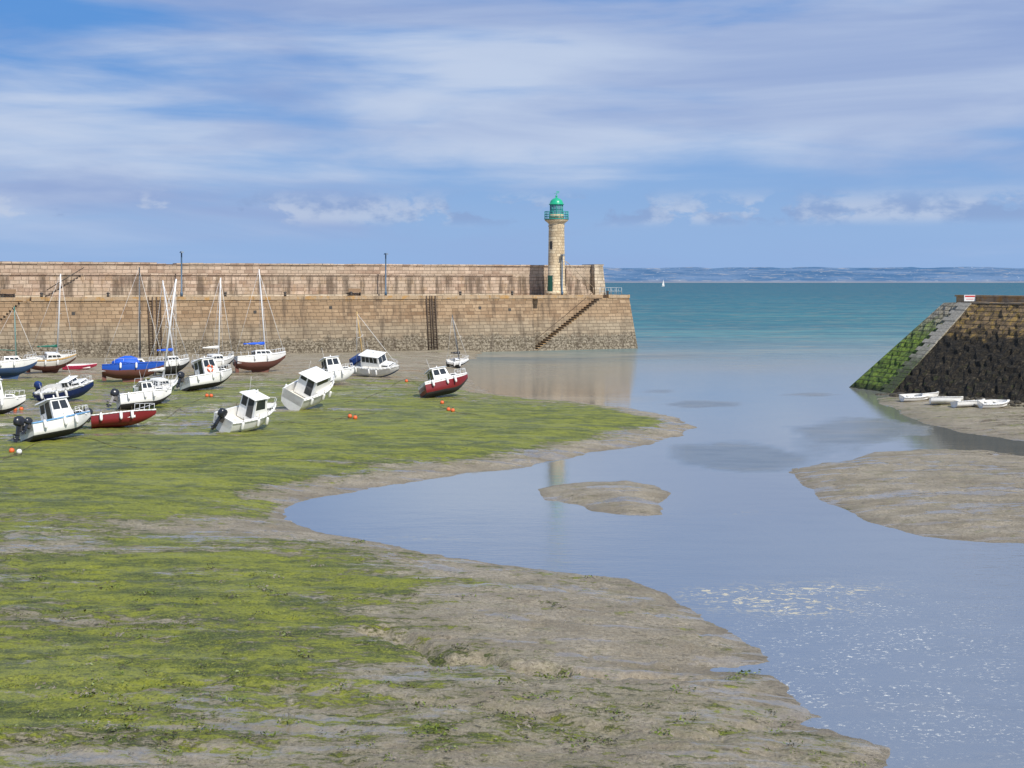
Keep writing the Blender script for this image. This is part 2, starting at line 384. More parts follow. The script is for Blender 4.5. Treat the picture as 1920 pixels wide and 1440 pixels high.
m_post=paint('lamp_post_blue',(.05,.10,.16),.4,.1)
m_deck=stone('deck_granite','coping')

d=Vector((.9100,.4147)); ang=math.atan2(d.y,d.x); B0=Vector((16.2,181.0,0))
RZ=(0,0,ang)
def W(x,y,z=0): 
    return (B0.x+d.x*x-d.y*y, B0.y+d.y*x+d.x*y, z)
ZD=6.86
def bat(z): return .9*z/6.86
# quay
q=MB()
def bb(x0,x1,z0,z1,yb=12,off=0,mat=m_quay,xr=0):
    q.hexa([(x0,bat(z0)+off,z0),(x1-(xr*z0/6.86),bat(z0)+off,z0),(x1-(xr*z0/6.86),yb,z0),(x0,yb,z0)],
           [(x0,bat(z1)+off,z1),(x1-(xr*z1/6.86),bat(z1)+off,z1),(x1-(xr*z1/6.86),yb,z1),(x0,yb,z1)],mat)
zt=6.5
bb(-170,-81,-1,zt); bb(-75,-14.6,-1,zt); bb(-4.8,0,-1,zt,xr=.85)
bb(-81,-75,-1,zt,off=1.4); bb(-14.6,-4.8,-1,zt,off=1.4)
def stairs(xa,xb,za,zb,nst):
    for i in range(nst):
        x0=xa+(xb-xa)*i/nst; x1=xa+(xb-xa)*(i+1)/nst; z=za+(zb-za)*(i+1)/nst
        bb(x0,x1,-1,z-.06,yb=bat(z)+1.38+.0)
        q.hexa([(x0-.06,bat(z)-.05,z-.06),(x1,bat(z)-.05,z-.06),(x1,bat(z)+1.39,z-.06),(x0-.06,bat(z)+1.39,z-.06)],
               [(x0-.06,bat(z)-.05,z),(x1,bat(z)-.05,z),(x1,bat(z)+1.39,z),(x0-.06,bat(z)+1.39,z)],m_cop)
        q.box((x0-.03,bat(z)-.02,z-.30),(x0+.02,bat(z)+1.36,z-.065),m_dark)  # dark riser strip paints in the shade under each tread
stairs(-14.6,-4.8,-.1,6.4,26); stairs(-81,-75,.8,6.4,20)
# deck slab & coping
q.box((-170,2.4,zt),(-.9,12.2,ZD),m_deck)
x=-170
while x<-.9:
    L=1.1+random.random()*.7; x1=min(x+L-.02,-.75)
    r=random.random()*.06
    rec = 1.4 if (-81<x<-75 or -14.6<x<-4.8) else 0
    if not rec: q.box((x,.80-r-.02,zt+.004),(x1,2.38,ZD+.02+random.random()*.05),m_cop)
    else: q.box((x,2.2-r,zt+.004),(x1,2.38,ZD+.03),m_cop)
    x+=L
# ladders
for lx in (-61.6,-60.7,-28.6,-27.9):
    for sx in (-.22,.22):
        q.cyl((lx+sx,-.05,.2),(lx+sx,.72,6.9),.07,.07,6,m_rust)
    z=.5
    while z<6.7:
        q.cyl((lx-.22,bat(z)-.16,z),(lx+.22,bat(z)-.16,z),.035,.035,5,m_rust); z+=.3
# drains
for lx in (-70,-50,-41,-22,-18):
    z=4.9+random.random()*.7
    q.box((lx,bat(z)-.03,z),(lx+.35,bat(z)+.2,z+.35),m_dark)
# handrail by stairs
q.tube([(-14.2,1.55,1.1),(-9.6,1.95,4.2),(-5.4,2.3,7.2)],.035,m_rust)
# bollards
for lx in (-73,-66,-53,-46,-38,-24,-17,-3.5,-95,-110):
    q.cyl((lx,1.7,ZD),(lx,1.7,ZD+.42),.16,.13,10,m_dark); q.sphere((lx,1.7,ZD+.45),.2,m_dark,10,.6)
q.build('stone_quay',B0,RZ)
# parapet wall
q=MB()
q.box((-170,7.0,ZD),(-14.5,10.6,9.35),m_par)
ring=[]
for z in (ZD,9.35):
    ring.append([(-14.5,7.0,z),(-13.8,7.1,z),(-13.1,7.5,z),(-12.7,8.1,z),(-12.7,10.6,z),(-14.5,10.6,z)])
q.rings(ring,m_par,True,True,False)
q.box((-12.69,8.3,ZD),(-2.4,10.6,9.35),m_par)
q.box((-170,8.35,9.36),(-2.4,10.5,10.62),m_par)
x=-170
while x<-14.6:
    L=1+random.random()*.8; q.box((x,6.88,9.352),(min(x+L-.02,-14.5),8.34,9.50+random.random()*.04),m_par); x+=L
x=-170
while x<-2.5:
    L=1+random.random()*.8
    top=10.76+random.random()*.05+(.06 if x<-59 else 0)
    if -60<x<-57.5: top-=.12
    q.box((x,8.25-random.random()*.05,10.622),(min(x+L-.02,-2.4),10.6,top),m_par); x+=L
# pale plinth along the deck
q.box((-170,6.7,ZD),(-14.5,6.99,ZD+.22),m_lt)
# end block, battered
q.hexa([(-2.39,7.2,ZD),(-.75,7.2,ZD),(-.75,11,ZD),(-2.39,11,ZD)],[(-2.39,7.45,10.7),(-1.1,7.45,10.7),(-1.1,10.8,10.7),(-2.39,10.8,10.7)],m_lt)
q.box((-2.45,7.35,10.702),(-1.02,10.9,10.9),m_lt)
# stair beside lighthouse
ns=18
for i in range(ns):
    x1=-2.9-(6.9-2.9)*i/ns; x0=-2.9-(6.9-2.9)*(i+1)/ns; z=ZD+(10.3-ZD)*(i+1)/ns
    q.box((x0,6.75,ZD),(x1,8.29,z),m_par)
q.tube([(-2.9,6.7,ZD+.95),(-6.9,6.7,11.2),(-7.4,6.7,11.2)],.045,m_lt)
for i in range(5):
    xx=-2.9-4*i/4; zz=ZD+(10.3-ZD)*i/4; q.cyl((xx,6.7,zz),(xx,6.7,zz+.95),.035,.035,5,m_lt)
# left stair
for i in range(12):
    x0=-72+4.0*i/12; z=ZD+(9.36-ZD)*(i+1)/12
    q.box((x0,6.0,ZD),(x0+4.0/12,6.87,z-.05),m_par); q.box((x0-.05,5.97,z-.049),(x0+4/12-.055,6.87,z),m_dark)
q.tube([(-72,5.95,ZD+.8),(-68,5.95,10.2)],.05,m_dark)
q.build('parapet_wall',B0,RZ)
# end railing
m_teal=paint('teal_paint',(.015,.30,.25),.4,.15); m_gry=paint('galvanised',(.35,.4,.42),.4,.1)
q=MB()
for i in range(7):
    q.cyl((-.95-.0,2.6+i*.9,ZD),(-.95,2.6+i*.9,ZD+.95),.035,.035,6,m_gry)
for z in (.5,.95): q.tube([(-.95,2.6,ZD+z),(-.95,8,ZD+z)],.03,m_gry)
for i in range(5): q.cyl((-4.2+i*.8,2.5,ZD),(-4.2+i*.8,2.5,ZD+.95),.035,.035,6,m_gry)
for z in (.5,.95): q.tube([(-4.2,2.5,ZD+z),(-.98,2.5,ZD+z)],.03,m_gry)
q.build('quay_railing',B0,RZ)
m_wd=paint('bench_wood',(.25,.16,.09),.7,.3)
for lx in (-76,-36):
    b=MB(); b.box((-.8,-.25,.42),(.8,.2,.48),m_wd); b.box((-.8,.2,.5),(.8,.26,.9),m_wd)
    for a in (-.6,.6): b.box((a-.05,-.22,0),(a+.05,.2,.415),m_dark); b.box((a-.04,.265,0),(a+.04,.31,.85),m_dark)
    b.build('bench',W(lx,6.2,ZD),RZ)
def lamp(lx,ly,top):
    b=MB(); hh=top-ZD
    b.lathe([(.16,0),(.16,.5),(.10,.55),(.085,hh-.2),(.07,hh)],m_post,10)
    b.cyl((0,0,hh),(0,-.35,hh+.02),.05,.04,6,m_post)
    b.hexa([(-.16,-.6,hh-.1),(.16,-.6,hh-.1),(.22,.15,hh-.1),(-.22,.15,hh-.1)],[(-.1,-.5,hh+.08),(.1,-.5,hh+.08),(.14,.1,hh+.08),(-.14,.1,hh+.08)],m_post)
    b.build('street_lamp',W(lx,ly,ZD),RZ)
lamp(-57.3,5,12.0); lamp(-32.5,5,12.0); lamp(-9.6,2.6,12.0); lamp(-84,5,12)

# ------------------------------------------------------------ lighthouse
m_glass,nt=new_mat('lantern_glass'); n=N(nt); n.out(n.princ((.10,.20,.24),.08,None,0,.8))
m_grnroof=paint('green_roof',(.012,.36,.19),.35,.15)
m_door=paint('green_door',(.01,.09,.06),.4,.1); m_hole=paint('dark_opening',(.02,.02,.02),.6,0)
lp=W(-9.7,4.0,ZD)
root=bpy.data.objects.new('lighthouse',None); sc.collection.objects.link(root); root.location=lp
b=MB(); b.lathe([(1.38,0),(1.38,.45),(1.24,.5),(1.22,1.1),(1.12,1.2),(1.0,8.7),(1.06,8.8),(1.06,8.92),(1.0,9.0),(1.02,9.15),(1.2,9.35),(1.42,9.5),(1.5,9.55),(1.5,9.72)],m_tow,40)
b.build('tower_shaft',parent=root)
b=MB()
def onshaft(a,z0,z1,w,mat,off=.02):
    r0=1.12-(z0-1.2)*.016 if z0>1.2 else 1.25
    for (e,mm,o2) in ((.09,m_lt,.0),(0,mat,.03)):
        aa=[a-(w/2+e)/r0,a+(w/2+e)/r0]
        r=r0+off+o2
        zz0=z0-e;zz1=z1+e
        R=[]
        for z in (zz0,zz1):
            R.append([(rr*math.cos(t),rr*math.sin(t),z) for rr in (r-.2,r) for t in ((aa[0],(aa[0]+aa[1])/2,aa[1]) if rr==r-.2 else (aa[1],(aa[0]+aa[1])/2,aa[0]))])
        b.rings(R,mm,True,True,False)
A=math.radians(-90-42)
onshaft(A,.5,2.5,.75,m_door,.06); onshaft(A,5.9,6.9,.35,m_hole)
b.build('door_and_window',parent=root)
b=MB()
b.lathe([(1.58,9.722),(1.6,9.80),(.9,9.84)],m_teal,32)
for k in range(20):
    a=2*math.pi*k/20; b.cyl((1.52*math.cos(a),1.52*math.sin(a),9.8),(1.52*math.cos(a),1.52*math.sin(a),10.72),.03,.03,5,m_teal)
for z in (10.1,10.4,10.72): b.torus((0,0,z),1.52,.035,(0,0,1),m_teal,32,5)
b.build('gallery_railing',parent=root)
b=MB()
b.lathe([(.92,9.83),(.92,10.35),(.86,10.38)],m_tow,28)
b.lathe([(.78,10.38),(.78,11.62)],m_glass,16,sm=False)
for k in range(8):
    a=2*math.pi*k/8; b.cyl((.81*math.cos(a),.81*math.sin(a),10.38),(.81*math.cos(a),.81*math.sin(a),11.62),.045,.045,5,m_teal)
for z in (10.4,11.0,11.6): b.torus((0,0,z),.81,.04,(0,0,1),m_teal,28,5)
b.build('lantern_room',parent=root)
b=MB()
b.lathe([(.98,11.62),(.98,11.70),(.86,11.74),(.82,11.95),(.68,12.2),(.45,12.38),(.2,12.47),(.13,12.5),(.13,12.6),(.03,12.62)],m_grnroof,28)
b.sphere((0,0,12.72),.14,m_grnroof); b.cyl((0,0,12.8),(0,0,13.4),.025,.02,5,m_grnroof)
b.cyl((-.28,0,13.05),(.28,0,13.05),.02,.02,5,m_grnroof); b.box((.05,-.01,13.18),(.35,.01,13.32),m_grnroof)
b.build('dome_roof',parent=root)

# ------------------------------------------------------------ right pier
m_rp,nt=new_mat('weedy_stone'); n=N(nt); o=n.obj(); s=n.sep(o)
br=nt.nodes.new('ShaderNodeTexBrick'); n.l(n.comb(n.math('MULTIPLY',s[1],1.0),n.math('MULTIPLY',s[2],1.0),0.0),br.inputs['Vector'])
br.inputs['Scale'].default_value=1; br.inputs['Brick Width'].default_value=.8; br.inputs['Row Height'].default_value=.33; br.inputs['Mortar Size'].default_value=.035
br.inputs['Color1'].default_value=(0,0,0,1); br.inputs['Color2'].default_value=(1,1,1,1)
rnd=n.sep(br.outputs['Color'])[0]; med=n.noise(o,.9,7,.65); fin=n.noise(o,5,7,.75)
endf=n.attr('endface').outputs['Fac']
c=n.mix(rnd,(.14,.095,.05),(.29,.20,.11)); c=n.mix(n.mr(n.noise(o,1.8,6,.7),.50,.60,0,.7),c,(.40,.26,.06))
wd=n.mr(n.math('ADD',s[2],n.math('MULTIPLY',med,4.0)),5.9,7.3,1,0)
c=n.mix(wd,c,n.mix(n.mr(fin,.45,.70),(.012,.010,.007),(.10,.075,.042)))
c=n.mix(n.math('MULTIPLY',n.mr(n.noise(n.mapv(o,(1,1,.5),(4,4,4)),2.5,8,.8),.56,.62),n.mr(s[2],5.5,0.5,.25,.65)),c,(.21,.17,.11))
c=n.mix(n.math('MULTIPLY',n.mr(n.noise(n.mapv(o,(1,1,1),(8,4,4)),1.4,8,.8),.56,.63),n.mr(s[2],3.5,0.5,0,.6)),c,(.07,.10,.015))
e=n.mix(rnd,(.27,.24,.18),(.42,.38,.30)); 
gm=n.mr(n.math('ADD',s[2],n.math('MULTIPLY',med,3.5)),5.6,7.8,1,0)
e=n.mix(n.math('MULTIPLY',gm,.92),e,n.mix(n.mr(n.noise(o,2.2,8,.75),.40,.60),(.05,.11,.008),(.17,.27,.018)))
e=n.mix(n.math('MULTIPLY',n.mr(fin,.5,.65),.5),e,(.04,.055,.014))
e=n.mix(n.mr(n.math('ADD',s[2],n.math('MULTIPLY',fin,1.0)),1.2,.5),e,(.02,.03,.01))
c=n.mix(endf,c,e); c=n.mix(n.math('MULTIPLY',br.outputs['Fac'],.6),c,(.03,.025,.015))
h=n.math('ADD',n.math('MULTIPLY',fin,1.8),n.math('SUBTRACT',1.0,br.outputs['Fac']))
n.out(n.princ(c,.8,n.bump(h,1.0,.2),0,.3))
ZR=6.86
Bp=[(52,57),(28.6,108.3),(26.7,114.3),(34,124),(70,60)]
Tp=[(61,60),(36.4,111.6),(35.6,116.0),(38.5,119),(66,62)]
me=bpy.data.meshes.new('stone_breakwater'); V=[];Fc=[];E=[]
def strip(a0,a1,b0,b1,nu,nv,ef):
    base=len(V)
    for j in range(nv+1):
        for i in range(nu+1):
            t=i/nu;w=j/nv
            p=Vector((a0[0]*(1-t)+a1[0]*t,a0[1]*(1-t)+a1[1]*t,-.6)).lerp(Vector((b0[0]*(1-t)+b1[0]*t,b0[1]*(1-t)+b1[1]*t,ZR)),w)
            if 0<j<nv and 0<i<nu:
                k=random.random()-.5; p.x+=-k*.22; p.z+=k*.16
            V.append(tuple(p)); E.append(ef)
    for j in range(nv):
        for i in range(nu):
            a=base+j*(nu+1)+i; Fc.append((a,a+1,a+nu+2,a+nu+1))
strip(Bp[0],Bp[1],Tp[0],Tp[1],170,30,0.0); strip(Bp[1],Bp[2],Tp[1],Tp[2],16,30,1.0); strip(Bp[2],Bp[3],Tp[2],Tp[3],10,8,1.0); strip(Bp[3],Bp[4],Tp[3],Tp[4],10,4,0.0)
k=len(V); V+= [(p[0],p[1],ZR) for p in Tp]; E+=[0]*5; Fc.append(tuple(range(k,k+5)))
me.from_pydata(V,[],Fc); me.attributes.new('endface','FLOAT','POINT').data.foreach_set('value',E); me.materials.append(m_rp)
ob=bpy.data.objects.new('stone_breakwater',me); sc.collection.objects.link(ob)
m_qn,nt=new_mat('quoin_stone'); n=N(nt); o=n.obj(); s=n.sep(o); med=n.noise(o,1.2,6,.6); fin=n.noise(o,6,6,.7)
c=n.mix(n.mr(fin,.3,.7),(.36,.33,.27),(.20,.18,.14)); c=n.mix(n.mr(n.math('ADD',s[2],n.math('MULTIPLY',med,3.0)),3.0,5.6,1,0),c,n.mix(n.mr(fin,.4,.6),(.06,.09,.015),(.035,.032,.02)))
n.out(n.princ(c,.85,n.bump(fin,.6,.06)))
b=MB(); p0=Vector((28.6,108.3,-.6)); p1=Vector((36.4,111.6,ZR)); nq=26
sd=Vector((Bp[2][0]-Bp[1][0],Bp[2][1]-Bp[1][1],0)).normalized(); up=Vector((-.62,-.1,.78))
for i in range(nq):
    a=p0.lerp(p1,i/nq); c_=p0.lerp(p1,(i+.93)/nq); w=1.1+.5*(i%2); t=.07+random.random()*.05
    b.hexa([a-sd*.2,c_-sd*.2,c_+sd*w,a+sd*w],[x+up*t for x in (a-sd*.2,c_-sd*.2,c_+sd*w,a+sd*w)],m_qn)
b.build('breakwater_quoins')
b=MB(); td=Vector((61-36.4,60-111.6,0)).normalized(); tn=Vector((-td.y,td.x,0)); 
if tn.x<0: tn=-tn
o0=Vector((36.4,111.6,ZR)); i=0.0
while i<52:
    L=1+random.random()*.6; a=o0+td*i; c_=o0+td*(i+L-.03); i+=L
    pts=[a-tn*.08,c_-tn*.08,c_+tn*.8,a+tn*.8]; hh=.08+random.random()*.08; b.hexa(pts,[x+Vector((0,0,hh)) for x in pts],m_cop)
b.build('breakwater_coping')
m_bk=stone('red_brown_wall','coping')
b=MB(); a0=Vector((36.2,114.6,ZR))
for (s0,s1,hh) in ((0,50,.52),):
    pts=[a0+td*s0,a0+td*s1,a0+td*s1+tn*.5,a0+td*s0+tn*.5]; b.hexa(pts,[x+Vector((0,0,hh)) for x in pts],m_bk)
    pts=[x for x in (a0+td*(s0-.1)-tn*.08,a0+td*s1-tn*.08,a0+td*s1+tn*.58,a0+td*(s0-.1)+tn*.58)]
    b.hexa([x+Vector((0,0,hh+.003)) for x in pts],[x+Vector((0,0,hh+.14)) for x in pts],m_cop)
b.build('low_wall')
m_wsg=paint('white_sign',(.75,.74,.72),.4,.1); m_rsg=paint('red_sign',(.5,.03,.03),.4,.1)
b=MB(); b.box((-.55,-.03,.05),(.35,.03,.55),m_wsg); b.box((-.5,-.036,.38),(.3,-.031,.50),m_rsg); b.box((-.4,-.036,.2),(.2,-.031,.24),m_rsg)
b.cyl((-.45,.05,-.2),(-.45,.05,.5),.03,.03,6,m_dark); b.cyl((.25,.05,-.2),(.25,.05,.5),.03,.03,6,m_dark)
b.build('warning_sign',(36.75,112.6,ZR+.12))
# weedy boulders at the foot of the breakwater
m_bd=paint('weedy_boulder',(.05,.042,.028),.8,.6)
b=MB()
for _ in range(420):
    t=random.random(); base=Vector((28.6,108.3,0)).lerp(Vector((46,70.2,0)),t)
    p=base-tn*(random.random()**1.7*1.7-.2); z=th(p.x,p.y); r=.08+random.random()**2*.22
    R=[]
    for k in range(5):
        ph=math.pi*(k/4); R.append([(p.x+r*max(.05,math.sin(ph))*math.cos(a)*random.uniform(.7,1.2),p.y+r*max(.05,math.sin(ph))*math.sin(a)*random.uniform(.7,1.2),max(z,-.1)+.05-r*.7*math.cos(ph)) for a in [2*math.pi*i/7 for i in range(7)]])
    b.rings(R,m_bd,True,True,False)
b.build('weedy_boulders')

# ------------------------------------------------------------ far coast
m_c,nt=new_mat('far_coast_hills'); n=N(nt); o=n.obj(); s=n.sep(o)
f1=n.noise(n.mapv(o,(.0016,.0006,.02)),1,7,.7); f2=n.noise(n.mapv(o,(.006,.002,.08)),1,5,.7)
c=n.mix(n.mr(f1,.4,.6),(.065,.14,.25),(.13,.205,.32)); c=n.mix(n.mr(f2,.54,.61,0,.65),c,(.28,.29,.32))  # distance haze is mixed into these blue-grey base colours
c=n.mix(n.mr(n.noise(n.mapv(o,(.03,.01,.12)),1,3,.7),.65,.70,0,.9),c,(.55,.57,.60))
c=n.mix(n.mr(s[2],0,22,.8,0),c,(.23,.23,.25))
n.out(n.princ(c,1.0,None,0,0))
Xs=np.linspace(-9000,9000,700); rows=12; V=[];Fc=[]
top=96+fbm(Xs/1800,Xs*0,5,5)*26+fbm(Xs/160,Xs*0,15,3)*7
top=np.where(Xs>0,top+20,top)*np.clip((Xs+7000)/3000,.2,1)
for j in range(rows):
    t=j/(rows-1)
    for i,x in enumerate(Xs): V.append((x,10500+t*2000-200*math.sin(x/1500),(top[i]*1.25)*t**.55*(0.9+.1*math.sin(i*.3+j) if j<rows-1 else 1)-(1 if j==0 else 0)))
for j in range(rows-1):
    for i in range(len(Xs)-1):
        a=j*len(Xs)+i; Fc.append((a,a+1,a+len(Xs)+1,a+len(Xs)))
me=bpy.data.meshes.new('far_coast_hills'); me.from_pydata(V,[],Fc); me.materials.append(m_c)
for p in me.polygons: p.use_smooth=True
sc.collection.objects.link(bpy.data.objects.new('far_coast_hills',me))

# ------------------------------------------------------------ boats
white=paint('white_gelcoat',(.80,.79,.76),.3,.16); cream=paint('cream_deck',(.66,.63,.56),.5,.3)
win,nt=new_mat('boat_window'); n=N(nt); n.out(n.princ((.025,.03,.035),.08,None,0,.7))
black=paint('black_cowl',(.02,.022,.028),.25,.05); metal=paint('alloy_mast',(.68,.68,.68),.45,.1); wood=paint('wood_spar',(.50,.33,.13),.5,.2)
blue=paint('blue_paint',(.012,.08,.42),.4,.15); navy=paint('navy_paint',(.012,.035,.15),.3,.1); red=paint('dark_red_paint',(.19,.016,.02),.35,.15)
afb=paint('antifoul_black',(.03,.03,.03),.8,.3); afr=paint('antifoul_brown',(.14,.05,.035),.8,.4); afg=paint('antifoul_green',(.02,.10,.08),.8,.3)
afbl=paint('antifoul_blue',(.03,.07,.16),.8,.3); green=paint('green_paint',(.01,.12,.08),.4,.1); ltb=paint('lightblue_stripe',(.16,.34,.55),.4,.1)
tarp=paint('blue_tarp',(.01,.10,.60),.6,.1); orange=paint('orange_buoy',(.75,.13,.03),.45,.2); pink=paint('pink_hull',(.55,.04,.10),.4,.1)
rope=paint('rope',(.12,.10,.06),.9,.3); sailw=paint('furled_sail',(.72,.70,.66),.8,.2); dkmast=paint('dark_mast',(.04,.045,.05),.4,.05)
mgreen=paint('mast_green',(.05,.16,.12),.4,.05)
def hull(b,L,B,D,low,mid,top,rail=white,cock=.5,deck=cream,sail=False,nS=16):
    T=[i/(nS-1) for i in range(nS)]; secs=[]
    for t in T:
        hb=B/2*((.86+.14*math.sin(min(t/.45,1)*math.pi/2)) if t<.45 else max(.02,1-((t-.45)/.55)**2.3))
        if sail: hb=B/2*max(.02,(.62+.38*math.sin(min(t/.45,1)*math.pi/2)) if t<.45 else max(.02,1-((t-.45)/.55)**2))
        kz=0 if t<.55 else D*.82*((t-.55)/.45)**2.6
        if sail: kz=D*.30*(1-min(t/.3,1))**1.5+kz
        gz=D*(1+.26*t*t)
        pts=[]
        rel=[(0,0),(.5,.09),(.84,.24),(.93,.48),(.975,.80),(1,.93),(1,1)] if not sail else [(0,0),(.42,.06),(.76,.22),(.94,.5),(.99,.8),(1,.93),(1,1)]
        for (ry,rz) in rel:
            z=kz+(gz-kz)*rz
            fl=1-(.45*(1-rz)*max(0,(t-.5)/.5))
            pts.append((t*L*(.9+.1*min(1,z/D)),hb*ry*fl,z))
        secs.append(pts)
    mats=[low,low,mid if not sail else low,mid,top,rail]
    for sgn in (1,-1):
        ids=[[b.addv((p[0],sgn*p[1],p[2])) for p in s_] for s_ in secs]
        for a,c in zip(ids,ids[1:]):
            for k in range(6): b.face((a[k],c[k],c[k+1],a[k+1]),mats[k],k<5)
    s0=secs[0]
    for k in range(6):
        a,c=s0[k],s0[k+1]; b.poly([(a[0],-a[1],a[2]),(a[0],a[1],a[2]),(c[0],c[1],c[2]),(c[0],-c[1],c[2])],mats[k])
    ins=[]
    for t,s_ in zip(T,secs):
        g_=s_[-1]; yi=max(.005,g_[1]-.09); ins.append((g_[0],yi,g_[2]+.015)); 
    for i in range(nS-1):
        for sgn in (1,-1):
            a,c=secs[i][-1],secs[i+1][-1]; ai,ci=ins[i],ins[i+1]
            b.poly([(a[0],sgn*a[1],a[2]),(c[0],sgn*c[1],c[2]),(ci[0],sgn*ci[1],ci[2]),(ai[0],sgn*ai[1],ai[2])],rail)
        ai,ci=ins[i],ins[i+1]
        if T[i]>=cock:
            b.poly([(ai[0],-ai[1],ai[2]),(ci[0],-ci[1],ci[2]),(ci[0],0,ci[2]+.05),(ai[0],0,ai[2]+.05)],deck)
            b.poly([(ai[0],ai[1],ai[2]),(ci[0],ci[1],ci[2]),(ci[0],0,ci[2]+.05),(ai[0],0,ai[2]+.05)],deck)
        else:
            zf=D*.5
            b.poly([(ai[0],-ai[1],zf),(ci[0],-ci[1],zf),(ci[0],ci[1],zf),(ai[0],ai[1],zf)],deck)
            for sgn in (1,-1): b.poly([(ai[0],sgn*ai[1],zf),(ci[0],sgn*ci[1],zf),(ci[0],sgn*ci[1],ci[2]),(ai[0],sgn*ai[1],ai[2])],white)
            if T[i+1]>=cock: b.poly([(ci[0],-ci[1],zf),(ci[0],ci[1],zf),(ci[0],ci[1],ci[2]),(ci[0],0,ci[2]+.05),(ci[0],-ci[1],ci[2])],white)
    a=ins[0]; b.poly([(a[0],-a[1],D*.5),(a[0],a[1],D*.5),(a[0],a[1],a[2]),(a[0],-a[1],a[2])],white)
    for sgn in (1,-1):
        b.tube([(s_[5][0],sgn*(s_[5][1]+.01),s_[5][2]) for s_ in secs],.03,rail,5)
    if sail:
        b.hexa([(L*.35,-.05,-.45),(L*.6,-.05,-.45),(L*.6,.05,-.45),(L*.35,.05,-.45)],[(L*.3,-.08,.08),(L*.66,-.08,.08),(L*.66,.08,.08),(L*.3,.08,.08)],low)
        b.hexa([(0.0,-.03,-.15),(.32,-.03,-.15),(.32,.03,-.15),(0.0,.03,-.15)],[(-.05,-.03,D*.8),(.3,-.03,D*.5),(.3,.03,D*.5),(-.05,.03,D*.8)],low)
    return secs
def pane(b,Q,u0,u1,v0,v1,mat,off=.012):
    Q=[Vector(p) for p in Q]; nrm=(Q[1]-Q[0]).cross(Q[3]-Q[0]).normalized()
    f=lambda u,v:(Q[0]*(1-u)+Q[1]*u)*(1-v)+(Q[3]*(1-u)+Q[2]*u)*v+nrm*off
    b.poly([f(u0,v0),f(u1,v0),f(u1,v1),f(u0,v1)],mat)
def cabin(b,x0,x1,w,z0,z1,rf,rb,tap,nw=2,mat=None,roof=True,vlo=.45,vhi=.88,back=True,frontw=2):
    mat=mat or white
    Bq=[(x0,-w/2,z0),(x1,-w/2*.92,z0),(x1,w/2*.92,z0),(x0,w/2,z0)]
    wt=w/2-tap
    Tq=[(x0+rb,-wt,z1),(x1-rf,-wt*.95,z1),(x1-rf,wt*.95,z1),(x0+rb,wt,z1)]
    b.hexa(Bq,Tq,mat)
    for Q in ([Bq[0],Bq[1],Tq[1],Tq[0]],[Bq[2],Bq[3],Tq[3],Tq[2]]):
        for i in range(nw): pane(b,Q,.07+i*.88/nw,.07+(i+.84)*.88/nw,vlo,vhi,win)
    Q=[Bq[1],Bq[2],Tq[2],Tq[1]]
    for i in range(frontw): pane(b,Q,.06+i*.9/frontw,.06+(i+.9)*.9/frontw,vlo-.05,vhi+.02,win)
    if back:
        Q=[Bq[3],Bq[0],Tq[0],Tq[3]]; pane(b,Q,.08,.42,vlo,vhi,win); pane(b,Q,.50,.88,.18,vhi+.02,win)
    if roof:
        e=.08; b.hexa([(x0+rb-.2,-wt-e,z1+.003),(x1-rf+.12,-wt-e,z1+.003),(x1-rf+.12,wt+e,z1+.003),(x0+rb-.2,wt+e,z1+.003)],
                      [(x0+rb-.15,-wt,z1+.08),(x1-rf,-wt*.9,z1+.08),(x1-rf,wt*.9,z1+.08),(x0+rb-.15,wt,z1+.08)],white)
def outboard(b,x,y,z,s=1.0,tilt=25,mat=None):
    M0=b.M.copy(); b.M=M0@Matrix.Translation((x,y,z))@Matrix.Rotation(math.radians(tilt),4,'Y')@Matrix.Scale(s,4)
    mat=mat or black
    prof=[(.10,.13,.0),(.22,.17,.06),(.25,.19,.25),(.22,.17,.42),(.12,.11,.50)]
    R=[]
    for (a,c,zz) in prof:
        R.append([(-.28+a*1.15*math.copysign(abs(math.cos(t))**.6,math.cos(t)),c*math.copysign(abs(math.sin(t))**.6,math.sin(t)),zz) for t in [2*math.pi*k/12 for k in range(12)]])
    b.rings(R,mat); b.box((-.37,-.06,-.62),(-.2,.06,.02),mat); b.box((-.2,-.12,-.25),(.03,.12,.02),m_dark)
    b.hexa([(-.45,-.02,-.85),(-.28,-.02,-.85),(-.28,.02,-.85),(-.45,.02,-.85)],[(-.42,-.05,-.62),(-.2,-.05,-.62),(-.2,.05,-.62),(-.42,.05,-.62)],mat)
    b.box((-.52,-.1,-.5),(-.2,.1,-.47),mat); b.cyl((-.5,0,-.68),(-.15,0,-.68),.06,.04,8,mat)
    for k in range(3):
        a=2*math.pi*k/3; b.hexa([(-.5,0,-.68),(-.48,0,-.68),(-.48,.02,-.68),(-.5,.02,-.68)],[(-.53,.16*math.cos(a)-.04,-.68+.16*math.sin(a)),(-.49,.16*math.cos(a)+.02,-.68+.16*math.sin(a)),(-.49,.16*math.cos(a)+.05,-.66+.16*math.sin(a)),(-.53,.16*math.cos(a),-.66+.16*math.sin(a))],m_dark)
    b.M=M0
def bowrail(b,L,B,D,x0=.5,hh=.34):
    for sgn in (1,-1):
        P=[]
        for k in range(5):
            t=x0+(.97-x0)*k/4; hb=B/2*max(.02,1-((t-.45)/.55)**2.3 if t>.45 else 1)-.05
            base=(t*L,sgn*max(hb,.0),D*(1+.26*t*t)+.02); top=(t*L+.04,sgn*max(hb,.0),base[2]+hh); P.append(top); b.cyl(base,top,.012,.012,5,metal)
        b.tube(P,.014,metal)
def fender(b,x,y,z):
    b.lathe([(.02,-.02),(.07,.03),(.085,.1),(.085,.36),(.06,.43),(.02,.46)],white,8,(x,y,z-.35)); b.cyl((x,y,z+.08),(x,y*.94,z+.35),.012,.012,4,rope)
